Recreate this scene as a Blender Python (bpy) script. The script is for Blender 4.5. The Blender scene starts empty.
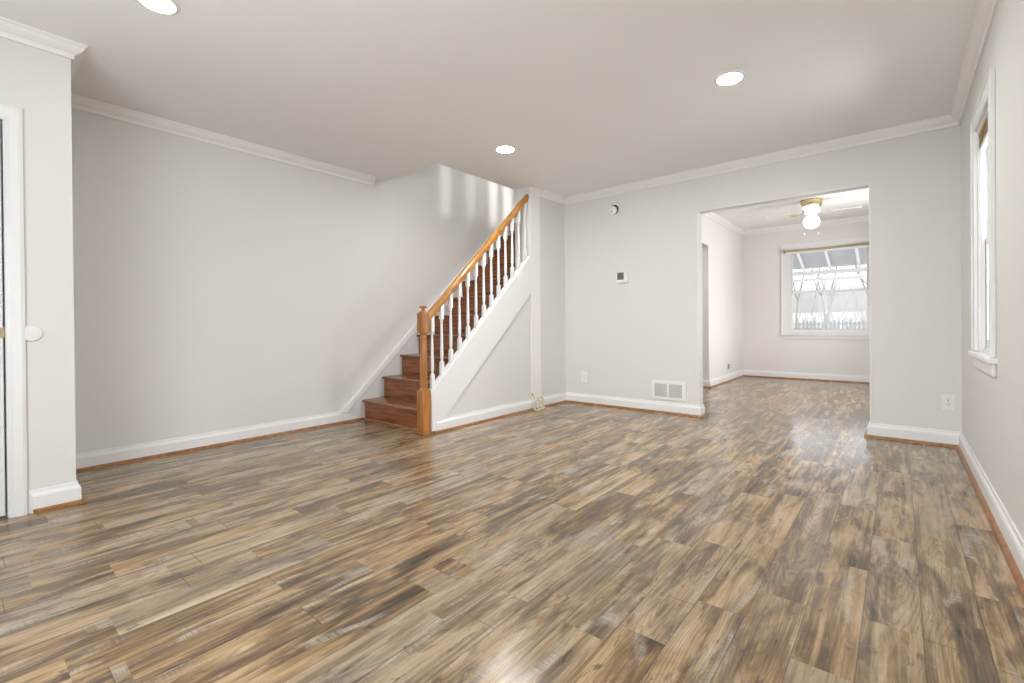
import bpy, bmesh, math, random
from mathutils import Vector, Matrix
sc = bpy.context.scene
COL = sc.collection
R = math.radians

# ------------------------------------------------------------------ camera
cam_data = bpy.data.cameras.new('camera')
cam = bpy.data.objects.new('camera', cam_data)
COL.objects.link(cam)
yaw, pitch, roll, FPX = 0.6934, -0.0043, -0.0087, 465.3108
fw = Vector((-math.sin(yaw) * math.cos(pitch), math.cos(yaw) * math.cos(pitch), math.sin(pitch)))
rt = Vector((math.cos(yaw), math.sin(yaw), 0))
up = rt.cross(fw)
r2 = rt * math.cos(roll) + up * math.sin(roll)
u2 = -rt * math.sin(roll) + up * math.cos(roll)
M4 = Matrix((r2, u2, -fw)).transposed().to_4x4()
M4.translation = Vector((4.1307, 0.7838, 0.9328))
cam.matrix_world = M4
cam_data.sensor_width = 36.0
cam_data.lens = 36.0 * FPX / 1024.0
cam_data.shift_y = -15.03 / 1024.0          # the photo is cropped a little low of the lens axis
cam_data.clip_start = 0.02
sc.camera = cam

# ------------------------------------------------------------------ world, lights, exposure
world = bpy.data.worlds.new('overcast_sky')
sc.world = world
world.use_nodes = True
wn = world.node_tree.nodes
wl = world.node_tree.links
wn.clear()
w_out = wn.new('ShaderNodeOutputWorld')
w_bg = wn.new('ShaderNodeBackground')
w_geo = wn.new('ShaderNodeTexCoord')
w_sep = wn.new('ShaderNodeSeparateXYZ')
w_ramp = wn.new('ShaderNodeValToRGB')
w_ramp.color_ramp.elements[0].position = 0.525
w_ramp.color_ramp.elements[0].color = (0.158, 0.160, 0.163, 1)
w_ramp.color_ramp.elements[1].position = 0.575
w_ramp.color_ramp.elements[1].color = (0.96, 0.98, 1.0, 1)
w_map = wn.new('ShaderNodeMapRange')
w_map.inputs['From Min'].default_value = -1
wl.new(w_geo.outputs['Generated'], w_sep.inputs[0])
wl.new(w_sep.outputs['Z'], w_map.inputs['Value'])
wl.new(w_map.outputs[0], w_ramp.inputs[0])
wl.new(w_ramp.outputs[0], w_bg.inputs['Color'])
w_bg.inputs['Strength'].default_value = 3.2
wl.new(w_bg.outputs[0], w_out.inputs[0])

def area(name, loc, aim, sx, sy, power, color=(1, 1, 1), spread=180):
    l = bpy.data.lights.new(name, 'AREA')
    l.shape = 'RECTANGLE'
    l.size, l.size_y = sx, sy
    l.energy = power
    l.color = color
    l.spread = R(spread)
    o = bpy.data.objects.new(name, l)
    COL.objects.link(o)
    o.location = loc
    o.rotation_euler = Vector(aim).to_track_quat('-Z', 'Y').to_euler()
    return o

area('added_upstairs_fill', (1.75, 5.0, 4.95), (-0.55, 0.05, -1), 1.0, 1.0, 16, (1.0, 0.95, 0.89))  # added fill without a fixture, lifts the stairwell wall
area('added_kitchen_fill', (1.5, 6.5, 2.48), (0.1, 0.25, -1), 0.5, 0.5, 10, (1.0, 0.98, 0.95))  # unseen lamp added to brighten the jamb of the dining side opening
# daylight lamps outside the windows; the front window is added
area('added_front_daylight', (3.10, -0.47, 1.10), (-0.10, 1, 0.42), 2.3, 1.6, 50, (0.94, 0.98, 1.0))  # unseen source added behind the camera, aimed up to lift the ceiling
area('daylight_right_window', (4.95, 4.30, 1.40), (-1, 0, -0.1), 0.7, 1.3, 18, (0.95, 0.98, 1.0))
area('daylight_dining_side_window', (4.95, 7.6, 1.50), (-1, 0, 0.22), 1.4, 1.3, 47, (1.0, 0.985, 0.97))
area('daylight_upstairs_window', (6.5, 6.25, 6.10), (-1, 0.0, -0.54), 0.24, 0.9, 66, (1.0, 0.965, 0.93), 70)

sc.view_settings.view_transform = 'Standard'
sc.view_settings.look = 'None'
sc.view_settings.gamma = 1
sc.view_settings.use_curve_mapping = False
sc.view_settings.exposure = 0.57

# ------------------------------------------------------------------ helpers
def tag(o, label=None, cat=None, group=None, kind=None):
    if label: o['label'] = label
    if cat: o['category'] = cat
    if group: o['group'] = group
    if kind: o['kind'] = kind
    return o

WLOC = {}
def empty(name, loc):
    o = bpy.data.objects.new(name, None)
    o.empty_display_size = 0.1
    COL.objects.link(o)
    o.location = loc
    WLOC[o.name] = Vector(loc)
    return o

class MB:
    def __init__(s):
        s.bm = bmesh.new()
    def poly(s, pts):
        vs = [s.bm.verts.new(p) for p in pts]
        return s.bm.faces.new(vs)
    def box(s, x0, x1, y0, y1, z0, z1):
        v = [s.bm.verts.new((x, y, z)) for x in (x0, x1) for y in (y0, y1) for z in (z0, z1)]
        for f in ((0, 1, 3, 2), (4, 6, 7, 5), (0, 4, 5, 1), (2, 3, 7, 6), (0, 2, 6, 4), (1, 5, 7, 3)):
            s.bm.faces.new([v[i] for i in f])
        return s
    def sweep(s, prof, fn, a, b, n=1):
        """prof: list of (p,q); fn(p,q,t)->xyz ; from t=a to t=b"""
        rings = []
        for i in range(n + 1):
            t = a + (b - a) * i / n
            rings.append([s.bm.verts.new(fn(p, q, t)) for p, q in prof])
        k = len(prof)
        for i in range(n):
            for j in range(k):
                s.bm.faces.new((rings[i][j], rings[i][(j + 1) % k], rings[i + 1][(j + 1) % k], rings[i + 1][j]))
        s.bm.faces.new(rings[0][::-1])
        s.bm.faces.new(rings[-1])
        return s
    def lathe(s, prof, c, seg=20, axis='z', sq=None):
        c = Vector(c)
        rings = []
        for r, h in prof:
            ring = []
            for i in range(seg):
                a = 2 * math.pi * i / seg
                u, v = r * math.cos(a), r * math.sin(a)
                d = {'z': (u, v, h), 'y': (u, h, v), 'x': (h, u, v)}[axis]
                ring.append(s.bm.verts.new(c + Vector(d)))
            rings.append(ring)
        for i in range(len(rings) - 1):
            for j in range(seg):
                s.bm.faces.new((rings[i][j], rings[i][(j + 1) % seg], rings[i + 1][(j + 1) % seg], rings[i + 1][j]))
        s.bm.faces.new(rings[0][::-1])
        s.bm.faces.new(rings[-1])
        return s
    def tube(s, pts, r, seg=8, r_end=None):
        pts = [Vector(p) for p in pts]
        rings = []
        n = len(pts)
        prev = None
        for i, p in enumerate(pts):
            t = (pts[min(i + 1, n - 1)] - pts[max(i - 1, 0)]).normalized()
            if prev is None:
                a = t.orthogonal().normalized()
            else:
                a = (prev - t * prev.dot(t))
                a = a.normalized() if a.length > 1e-6 else t.orthogonal().normalized()
            prev = a
            b = t.cross(a)
            rr = r if r_end is None else r + (r_end - r) * i / max(1, n - 1)
            rings.append([s.bm.verts.new(p + (a * math.cos(2 * math.pi * j / seg) + b * math.sin(2 * math.pi * j / seg)) * rr) for j in range(seg)])
        for i in range(n - 1):
            for j in range(seg):
                s.bm.faces.new((rings[i][j], rings[i][(j + 1) % seg], rings[i + 1][(j + 1) % seg], rings[i + 1][j]))
        s.bm.faces.new(rings[0][::-1])
        s.bm.faces.new(rings[-1])
        return s
    def build(s, name, mat, parent=None, bevel=0, smooth=False, recenter=True, segs=2):
        bm = s.bm
        bmesh.ops.recalc_face_normals(bm, faces=bm.faces)
        lo = Vector((min(v.co[i] for v in bm.verts) for i in range(3)))
        hi = Vector((max(v.co[i] for v in bm.verts) for i in range(3)))
        c = Vector(((lo.x + hi.x) / 2, (lo.y + hi.y) / 2, lo.z)) if recenter else Vector((0, 0, 0))
        bmesh.ops.translate(bm, verts=bm.verts, vec=-c)
        me = bpy.data.meshes.new(name)
        bm.to_mesh(me)
        bm.free()
        me.materials.append(mat)
        if smooth:
            for p in me.polygons:
                p.use_smooth = True
            me.set_sharp_from_angle(angle=R(35))
        o = bpy.data.objects.new(name, me)
        COL.objects.link(o)
        WLOC[o.name] = c.copy()
        if parent is not None:
            o.parent = parent
            o.location = c - WLOC[parent.name]
        else:
            o.location = c
        if bevel:
            m = o.modifiers.new('bevel', 'BEVEL')
            m.width = bevel
            m.segments = segs
            m.limit_method = 'ANGLE'
            m.angle_limit = R(40)
        return o

def box(x0, x1, y0, y1, z0, z1):
    return MB().box(x0, x1, y0, y1, z0, z1)

def copy_tree(o, parent=None):
    c = o.copy()
    COL.objects.link(c)
    if parent is not None:
        c.parent = parent
    for ch in list(o.children):
        copy_tree(ch, c)
    return c

# ------------------------------------------------------------------ materials
def newmat(name):
    m = bpy.data.materials.new(name)
    m.use_nodes = True
    n = m.node_tree.nodes
    b = n['Principled BSDF']
    return m, n, m.node_tree.links, b

def plain(name, color, rough=0.5, metal=0.0, spec=0.5, emit=None, strength=0, var=0.0, vscale=6.0, bump=0.0, bscale=200.0):
    m, n, l, b = newmat(name)
    b.inputs['Base Color'].default_value = (*color, 1)
    b.inputs['Roughness'].default_value = rough
    b.inputs['Metallic'].default_value = metal
    b.inputs['Specular IOR Level'].default_value = spec
    if emit:
        b.inputs['Emission Color'].default_value = (*emit, 1)
        b.inputs['Emission Strength'].default_value = strength
    tc = n.new('ShaderNodeTexCoord')
    if var:
        no = n.new('ShaderNodeTexNoise')
        no.inputs['Scale'].default_value = vscale
        no.inputs['Detail'].default_value = 4
        mx = n.new('ShaderNodeMix')
        mx.data_type = 'RGBA'
        mx.inputs[6].default_value = (*[c * (1 - var) for c in color], 1)
        mx.inputs[7].default_value = (*[min(1, c * (1 + var)) for c in color], 1)
        l.new(tc.outputs['Object'], no.inputs['Vector'])
        l.new(no.outputs['Fac'], mx.inputs[0])
        l.new(mx.outputs[2], b.inputs['Base Color'])
    if bump:
        nb = n.new('ShaderNodeTexNoise')
        nb.inputs['Scale'].default_value = bscale
        nb.inputs['Detail'].default_value = 2
        bp = n.new('ShaderNodeBump')
        bp.inputs['Strength'].default_value = bump
        bp.inputs['Distance'].default_value = 0.002
        l.new(tc.outputs['Object'], nb.inputs['Vector'])
        l.new(nb.outputs['Fac'], bp.inputs['Height'])
        l.new(bp.outputs[0], b.inputs['Normal'])
    return m

def wood(name, dark, light, rough=0.35, scale=(30, 2, 30), coat=0.0):
    """grain runs along the axis with the small scale value"""
    m, n, l, b = newmat(name)
    tc = n.new('ShaderNodeTexCoord')
    mp = n.new('ShaderNodeMapping')
    mp.inputs['Scale'].default_value = scale
    no = n.new('ShaderNodeTexNoise')
    no.inputs['Scale'].default_value = 1.0
    no.inputs['Detail'].default_value = 6
    no.inputs['Roughness'].default_value = 0.6
    no.inputs['Distortion'].default_value = 0.6
    rp = n.new('ShaderNodeValToRGB')
    rp.color_ramp.elements[0].position = 0.33
    rp.color_ramp.elements[0].color = (*dark, 1)
    rp.color_ramp.elements[1].position = 0.66
    rp.color_ramp.elements[1].color = (*light, 1)
    l.new(tc.outputs['Object'], mp.inputs[0])
    l.new(mp.outputs[0], no.inputs['Vector'])
    l.new(no.outputs['Fac'], rp.inputs[0])
    l.new(rp.outputs[0], b.inputs['Base Color'])
    b.inputs['Roughness'].default_value = rough
    b.inputs['Coat Weight'].default_value = coat
    b.inputs['Coat Roughness'].default_value = 0.15
    return m

M = {}
M['wall'] = plain('wall_paint', (0.700, 0.692, 0.670), 0.55, spec=0.3, var=0.012, vscale=1.2, bump=0.05)
M['dining_wall'] = plain('dining_wall_paint', (0.745, 0.722, 0.705), 0.55, spec=0.3, var=0.012, vscale=1.2, bump=0.05)
M['ceiling'] = plain('ceiling_paint', (0.85, 0.845, 0.832), 0.8, spec=0.2, var=0.015, vscale=1.0, bump=0.06)
M['trim'] = plain('white_trim_paint', (0.775, 0.775, 0.775), 0.34, spec=0.45, var=0.01)
M['skirt'] = plain('shaded_skirt_white', (0.66, 0.665, 0.67), 0.4, spec=0.4, var=0.01)  # shade on the skirt face put into a greyer white than the trim
M['crown'] = plain('crown_trim_paint', (0.83, 0.815, 0.79), 0.4, spec=0.4, var=0.015)
M['white'] = plain('white_plastic', (0.80, 0.79, 0.76), 0.35)
M['white_metal'] = plain('white_painted_metal', (0.82, 0.81, 0.79), 0.4, spec=0.4)
M['grey_louver'] = plain('grey_louver_metal', (0.55, 0.55, 0.53), 0.5)  # louvers in one even mid grey, darker than the vent frame
M['duct'] = plain('duct_dark', (0.08, 0.08, 0.075), 0.8)
M['slot'] = plain('dark_slot', (0.03, 0.03, 0.028), 0.6)
M['screen'] = plain('grey_lcd', (0.13, 0.13, 0.115), 0.35)
M['brass'] = plain('antique_brass', (0.62, 0.52, 0.30), 0.3, metal=0.85)
M['blind_brass'] = plain('khaki_rail', (0.42, 0.36, 0.22), 0.5, var=0.06, vscale=20)
M['steel'] = plain('dull_grey_metal', (0.35, 0.34, 0.33), 0.45, metal=0.6)
M['cable'] = plain('cream_cable', (0.66, 0.59, 0.44), 0.45)
M['cable_tip'] = plain('dark_plug', (0.12, 0.11, 0.09), 0.4)
M['shoe'] = wood('stained_shoe_molding', (0.17, 0.068, 0.020), (0.38, 0.17, 0.055), 0.35, (25, 25, 25))
M['oak_z'] = wood('golden_oak_upright', (0.24, 0.080, 0.016), (0.52, 0.215, 0.050), 0.28, (40, 40, 3), 0.3)
M['oak_rail'] = wood('golden_oak_rail', (0.26, 0.100, 0.016), (0.56, 0.27, 0.055), 0.28, (40, 3, 6), 0.3)
M['tread'] = wood('dark_stained_tread', (0.11, 0.036, 0.012), (0.31, 0.130, 0.052), 0.20, (3, 30, 30), 0.4)
M['riser'] = wood('red_brown_riser', (0.10, 0.024, 0.006), (0.33, 0.108, 0.028), 0.26, (3, 30, 30), 0.3)
M['bamboo'] = wood('bamboo_slats', (0.10, 0.055, 0.02), (0.45, 0.30, 0.13), 0.5, (60, 4, 60))
M['lamp'] = plain('lamp_diffuser', (0.9, 0.9, 0.9), 0.5, emit=(1.0, 0.985, 0.96), strength=300)
M['lamp_dim'] = plain('dim_lamp_diffuser', (0.9, 0.9, 0.9), 0.5, emit=(1.0, 0.985, 0.96), strength=45)
M['globe'] = plain('frosted_globe', (0.9, 0.9, 0.9), 0.4, emit=(1.0, 0.95, 0.88), strength=2.6)
M['bark'] = plain('pale_bark', (0.20, 0.18, 0.165), 0.9, var=0.2, vscale=8)
M['twig'] = plain('pale_twigs', (0.34, 0.32, 0.30), 0.9, var=0.15, vscale=3)
M['picket'] = plain('weathered_pickets', (0.20, 0.195, 0.20), 0.8, var=0.15, vscale=6)
M['snow'] = plain('pale_frosted_ground', (0.36, 0.36, 0.365), 0.9, var=0.05, vscale=0.6)
M['awning'] = plain('white_awning_metal', (0.80, 0.80, 0.80), 0.5)
M['awning_pan'] = plain('awning_roof_pan', (0.46, 0.46, 0.465), 0.5)

def glass():
    m = bpy.data.materials.new('window_glass')
    m.use_nodes = True
    n = m.node_tree.nodes
    l = m.node_tree.links
    n.clear()
    out = n.new('ShaderNodeOutputMaterial')
    tr = n.new('ShaderNodeBsdfTransparent')
    tr.inputs[0].default_value = (0.97, 0.98, 0.98, 1)
    gl = n.new('ShaderNodeBsdfGlossy')
    gl.inputs['Roughness'].default_value = 0.02
    fr = n.new('ShaderNodeFresnel')
    fr.inputs['IOR'].default_value = 1.2
    mx = n.new('ShaderNodeMixShader')
    l.new(fr.outputs[0], mx.inputs[0])
    l.new(tr.outputs[0], mx.inputs[1])
    l.new(gl.outputs[0], mx.inputs[2])
    l.new(mx.outputs[0], out.inputs[0])
    return m
M['glass'] = glass()

def floor_material():
    m, n, l, b = newmat('rustic_mixed_plank_laminate')
    def math_(op, a, bb=None, c=None):
        nd = n.new('ShaderNodeMath')
        nd.operation = op
        for i, v in enumerate((a, bb, c)):
            if v is None: continue
            if isinstance(v, (int, float)): nd.inputs[i].default_value = v
            else: l.new(v, nd.inputs[i])
        return nd.outputs[0]
    def comb(x, y, z=0.0):
        nd = n.new('ShaderNodeCombineXYZ')
        for i, v in enumerate((x, y, z)):
            if isinstance(v, (int, float)): nd.inputs[i].default_value = v
            else: l.new(v, nd.inputs[i])
        return nd.outputs[0]
    def rnd(vec):
        nd = n.new('ShaderNodeTexWhiteNoise')
        nd.noise_dimensions = '3D'
        l.new(vec, nd.inputs['Vector'])
        return nd.outputs['Value'], nd.outputs['Color']
    def noise(vec, scale=1.0, detail=4, rough=0.55, dist=0.0):
        nd = n.new('ShaderNodeTexNoise')
        nd.inputs['Scale'].default_value = scale
        nd.inputs['Detail'].default_value = detail
        nd.inputs['Roughness'].default_value = rough
        nd.inputs['Distortion'].default_value = dist
        l.new(vec, nd.inputs['Vector'])
        return nd.outputs['Fac']
    def ramp(v, stops):
        nd = n.new('ShaderNodeValToRGB')
        e = nd.color_ramp.elements
        while len(e) < len(stops): e.new(0.5)
        for i, (p, c) in enumerate(stops):
            e[i].position = p
            e[i].color = (*c, 1) if len(c) == 3 else c
        l.new(v, nd.inputs[0])
        return nd.outputs[0]
    def mix(f, a, bb, mode='MIX'):
        nd = n.new('ShaderNodeMix')
        nd.data_type = 'RGBA'
        nd.blend_type = mode
        for i, v in ((0, f), (6, a), (7, bb)):
            if isinstance(v, (int, float)): nd.inputs[i].default_value = v
            elif isinstance(v, tuple): nd.inputs[i].default_value = (*v, 1)
            else: l.new(v, nd.inputs[i])
        return nd.outputs[2]
    tc = n.new('ShaderNodeTexCoord')
    sp = n.new('ShaderNodeSeparateXYZ')
    l.new(tc.outputs['Object'], sp.inputs[0])
    X, Y = sp.outputs['X'], sp.outputs['Y']
    PW, PL = 0.144, 1.22
    xs = math_('DIVIDE', math_('ADD', X, 9.785), PW)
    row = math_('FLOOR', xs)
    fx = math_('FRACT', xs)
    ro, _ = rnd(comb(row, 3.7))
    ys = math_('DIVIDE', math_('ADD', math_('ADD', Y, 20.0), math_('MULTIPLY', ro, PL)), PL)
    col = math_('FLOOR', ys)
    fy = math_('FRACT', ys)
    pr, pc = rnd(comb(row, col, 1.3))
    # pieces printed inside each board
    NB = 1.7
    bs = math_('MULTIPLY', ys, NB)
    bcol = math_('FLOOR', math_('ADD', bs, math_('MULTIPLY', pr, 0.6)))
    br, bc = rnd(comb(row, bcol, 7.9))
    bsep = n.new('ShaderNodeSeparateColor')
    l.new(bc, bsep.inputs[0])
    r1, r2_, r3 = bsep.outputs[0], bsep.outputs[1], bsep.outputs[2]
    off = math_('MULTIPLY', br, 61.0)
    # large blotches, stretched along the board
    blotch = noise(comb(math_('MULTIPLY', X, 7.5), math_('MULTIPLY', Y, 2.0), off), 1.0, 5, 0.58, 1.1)
    grain = noise(comb(math_('MULTIPLY', X, 75.0), math_('MULTIPLY', Y, 3.2), off), 1.0, 5, 0.6, 0.5)
    fine = noise(comb(math_('MULTIPLY', X, 220.0), math_('MULTIPLY', Y, 9.0), off), 1.0, 3, 0.6, 0.2)
    # tone of the piece
    t = math_('ADD', math_('MULTIPLY', br, 0.14), math_('MULTIPLY', blotch, 0.62))
    streak = noise(comb(math_('MULTIPLY', X, 26.0), math_('MULTIPLY', Y, 1.15), math_('ADD', off, 91.0)), 1.0, 4, 0.55, 0.8)
    t = math_('ADD', t, math_('MULTIPLY', math_('SUBTRACT', streak, 0.5), 0.55))
    t = math_('ADD', t, 0.125)
    t = math_('ADD', t, math_('MULTIPLY', math_('SUBTRACT', grain, 0.5), 0.30))
    t = math_('ADD', t, math_('MULTIPLY', math_('SUBTRACT', fine, 0.5), 0.15))
    brown = ramp(t, [(0.30, (0.058, 0.040, 0.027)), (0.40, (0.150, 0.100, 0.060)), (0.49, (0.285, 0.193, 0.110)), (0.58, (0.420, 0.300, 0.180)), (0.78, (0.60, 0.465, 0.32))])
    grey = ramp(t, [(0.28, (0.055, 0.045, 0.037)), (0.40, (0.130, 0.102, 0.078)), (0.52, (0.235, 0.187, 0.138)), (0.66, (0.370, 0.302, 0.225)), (0.85, (0.55, 0.48, 0.38))])
    gsel = math_('SMOOTH_MIN', 1.0, math_('MULTIPLY', math_('MAXIMUM', math_('SUBTRACT', math_('ADD', r1, math_('MULTIPLY', noise(comb(math_('MULTIPLY', X, 7.0), math_('MULTIPLY', Y, 1.2), math_('ADD', off, 11.0)), 1.0, 3), 0.9)), 0.92), 0.0), 1.7), 0.1)
    c = mix(gsel, brown, grey)
    # cathedral grain lines on some pieces
    wv = n.new('ShaderNodeTexWave')
    wv.wave_type = 'RINGS'
    wv.rings_direction = 'Z'
    wv.inputs['Scale'].default_value = 1.0
    wv.inputs['Distortion'].default_value = 6.0
    wv.inputs['Detail'].default_value = 3
    wv.inputs['Detail Scale'].default_value = 1.2
    fyb = math_('FRACT', math_('ADD', bs, math_('MULTIPLY', pr, 0.6)))
    l.new(comb(math_('MULTIPLY', math_('SUBTRACT', fx, 0.5), 5.5), math_('MULTIPLY', math_('SUBTRACT', fyb, math_('MULTIPLY', r2_, 1.0)), 3.2), off), wv.inputs['Vector'])
    cath = ramp(wv.outputs['Fac'], [(0.0, (1, 1, 1)), (0.30, (0.25, 0.25, 0.25)), (0.55, (0, 0, 0))])
    csel = math_('MULTIPLY', math_('GREATER_THAN', r3, 0.66), 0.40)
    c = mix(math_('MULTIPLY', csel, cath), c, (0.13, 0.080, 0.048))
    # dark smoky patches and knots
    smoke = noise(comb(math_('MULTIPLY', X, 13.0), math_('MULTIPLY', Y, 2.6), math_('ADD', off, 31.0)), 1.0, 6, 0.66, 0.8)
    sm = ramp(smoke, [(0.52, (0, 0, 0)), (0.64, (1, 1, 1))])
    c = mix(math_('MULTIPLY', sm, 0.66), c, (0.075, 0.059, 0.048))
    mark = noise(comb(math_('MULTIPLY', X, 24.0), math_('MULTIPLY', Y, 6.0), math_('ADD', off, 77.0)), 1.0, 5, 0.66, 0.6)
    c = mix(math_('MULTIPLY', ramp(mark, [(0.60, (0, 0, 0)), (0.68, (1, 1, 1))]), 0.75), c, (0.050, 0.042, 0.040))
    # chalky whitewash, with crosswise saw marks
    chalk = noise(comb(math_('MULTIPLY', X, 16.0), math_('MULTIPLY', Y, 3.0), math_('ADD', off, 53.0)), 1.0, 5, 0.6, 0.5)
    saw = noise(comb(math_('MULTIPLY', X, 9.0), math_('MULTIPLY', Y, 150.0), off), 1.0, 3, 0.6, 0.3)
    ck = math_('MULTIPLY', ramp(chalk, [(0.54, (0, 0, 0)), (0.68, (1, 1, 1))]), ramp(saw, [(0.32, (0.25, 0.25, 0.25)), (0.58, (1, 1, 1))]))
    c = mix(math_('MULTIPLY', ck, 0.60), c, (0.56, 0.50, 0.43))
    # seams
    ex = math_('MINIMUM', fx, math_('SUBTRACT', 1.0, fx))
    ey = math_('MINIMUM', fy, math_('SUBTRACT', 1.0, fy))
    sx = math_('LESS_THAN', ex, 0.010)
    sy = math_('LESS_THAN', ey, 0.0014)
    seam = math_('MAXIMUM', sx, sy)
    c = mix(math_('MULTIPLY', seam, 0.6), c, (0.055, 0.042, 0.034))
    hs = n.new('ShaderNodeHueSaturation')
    hs.inputs['Saturation'].default_value = 1.10
    hs.inputs['Value'].default_value = 0.98
    l.new(c, hs.inputs['Color'])
    l.new(hs.outputs[0], b.inputs['Base Color'])
    rr = math_('ADD', 0.12, math_('MULTIPLY', blotch, 0.15))
    l.new(rr, b.inputs['Roughness'])
    b.inputs['Specular IOR Level'].default_value = 0.5
    hgt = math_('ADD', math_('MULTIPLY', grain, 0.5), math_('MULTIPLY', seam, -1.2))
    bp = n.new('ShaderNodeBump')
    bp.inputs['Strength'].default_value = 0.08
    bp.inputs['Distance'].default_value = 0.001
    l.new(hgt, bp.inputs['Height'])
    l.new(bp.outputs[0], b.inputs['Normal'])
    return m
M['floor'] = floor_material()

# ------------------------------------------------------------------ setting
W, YB, YF, YN = 4.4847, 5.514, 9.60, -0.25      # right wall, back wall face, dining end wall, front wall
HC, HD, HU = 2.44, 2.52, 5.1                   # living ceiling, dining ceiling, upstairs ceiling
ZU = 2.74                                      # upstairs floor level
T = 0.12
XS = 1.037                                     # outer face of the stair
XO = 0.83                                      # right edge of the stair opening
YO = 3.690                                     # front edge of the stair opening
DX0, DX1, DZ = 2.598, 3.961, 2.042
TB = 0.10                                      # back wall thickness              # doorway to the dining room
PX, PY = 0.748, 1.20                            # closet wall face and its end
DL = 2.03                                      # dining room left wall

def structure(o, label, cat):
    return tag(o, label, cat, kind='structure')

structure(box(-0.12, W + 0.12, YN - 0.12, YF + 0.12, -0.12, 0).build('floor', M['floor'], recenter=False),
          'rustic brown and grey wood plank floor running through both rooms', 'floor')

b = MB()
b.box(XO, W + T, YN - T, YB + TB, HC, ZU)
b.box(-T, XO, YN - T, YO, HC, ZU)
structure(b.build('ceiling', M['ceiling']), 'plain off-white living room ceiling with a stair opening', 'ceiling')
structure(box(XO, W + T, YB + TB, YF + T, HD, ZU).build('ceiling_dining', M['ceiling']), 'white dining room ceiling above the fan', 'ceiling')
structure(box(-T, 2.7, 3.1, 7.82, HU, HU + 0.1).build('ceiling_upstairs', M['ceiling']), 'ceiling of the upstairs hall above the stairs', 'ceiling')

structure(box(-T, 0, YN - T, YF + T, 0, HU).build('wall_left', M['wall'], recenter=False), 'pale greige long left wall running up beside the stairs', 'wall')

# closet / entry wall with the door at the far left
b = MB()
b.box(PX - T, PX, 0.958, PY, 0, HC)
b.box(PX - T, PX, YN, 0.135, 0, HC)
b.box(PX - T, PX, 0.135, 0.958, 1.967, HC)
b.box(0, PX - T, PY - T, PY, 0, HC)
structure(b.build('wall_entry', M['wall']), 'short projecting closet wall at the left edge beside the door', 'wall')

# back wall with the doorway
b = MB()
b.box(XS, DX0, YB, YB + TB, 0, HC)
b.box(DX1, W, YB, YB + TB, 0, HC)
b.box(DX0, DX1, YB, YB + TB, DZ, HC)
structure(b.build('wall_back', M['wall']), 'pale greige back wall with the wide opening to the dining room', 'wall')

# right wall with two windows (living room, dining room)
WY0, WY1, WZ0, WZ1 = 4.020, 4.587, 0.757, 2.030
SY0, SY1, SZ0, SZ1 = 6.85, 8.35, 0.80, 2.15
b = MB()
for y0, y1, z0, z1 in ((YN - T, WY0, 0, ZU), (WY0, WY1, 0, WZ0), (WY0, WY1, WZ1, ZU), (WY1, SY0, 0, ZU), (SY0, SY1, 0, SZ0), (SY0, SY1, SZ1, ZU), (SY1, YF + T, 0, ZU)):
    b.box(W, W + T, y0, y1, z0, z1)
structure(b.build('wall_right', M['wall']), 'pale greige right wall with the tall narrow window', 'wall')

# front wall behind the camera with a picture window added for daylight
b = MB()
FX0, FX1, FZ0, FZ1 = 1.95, 4.25, 0.55, 2.12
b.box(0, FX0, YN - T, YN, 0, HC)
b.box(FX1, W, YN - T, YN, 0, HC)
b.box(FX0, FX1, YN - T, YN, 0, FZ0)
b.box(FX0, FX1, YN - T, YN, FZ1, HC)
structure(b.build('wall_front', M['wall']), 'front wall with the added picture window facing the back wall', 'wall')

# wall at the end of the stair: it carries on beside the stair shaft
structure(box(XO, XS, 4.822, YF, 0, ZU).build('wall_stair', M['wall']), 'narrow wall return between the stairs and the back wall corner', 'wall')
# wall below the stair stringer (triangular)
zt = lambda y: 0.138 + 0.9125 * (y - 3.585)
structure(MB().sweep([(3.445, 0), (4.822, 0), (4.822, zt(4.822) + 0.05), (3.445, zt(3.445) + 0.05)], lambda p, q, t: (t, p, q), XO, XS - 0.004).build('wall_understair', M['wall']),
          'triangular wall under the sloping white stair stringer', 'wall')

# dining room walls
KY0, KY1, KZ = 6.4, 7.74, 2.045
b = MB()
b.box(DL - T, DL, YB + TB, KY0, 0, HD)
b.box(DL - T, DL, KY1, YF, 0, HD)
b.box(DL - T, DL, KY0, KY1, KZ, HD)
structure(b.build('wall_dining_left', M['dining_wall']), 'left wall of the dining room with a side opening', 'wall')
GX0, GX1, GZ0, GZ1 = 2.725, 3.823, 0.742, 2.115
b = MB()
b.box(XS, GX0, YF, YF + T, 0, HD)
b.box(GX1, W, YF, YF + T, 0, HD)
b.box(GX0, GX1, YF, YF + T, 0, GZ0)
b.box(GX0, GX1, YF, YF + T, GZ1, HD)
structure(b.build('wall_dining_back', M['dining_wall']), 'far dining room wall with the white window', 'wall')

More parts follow.
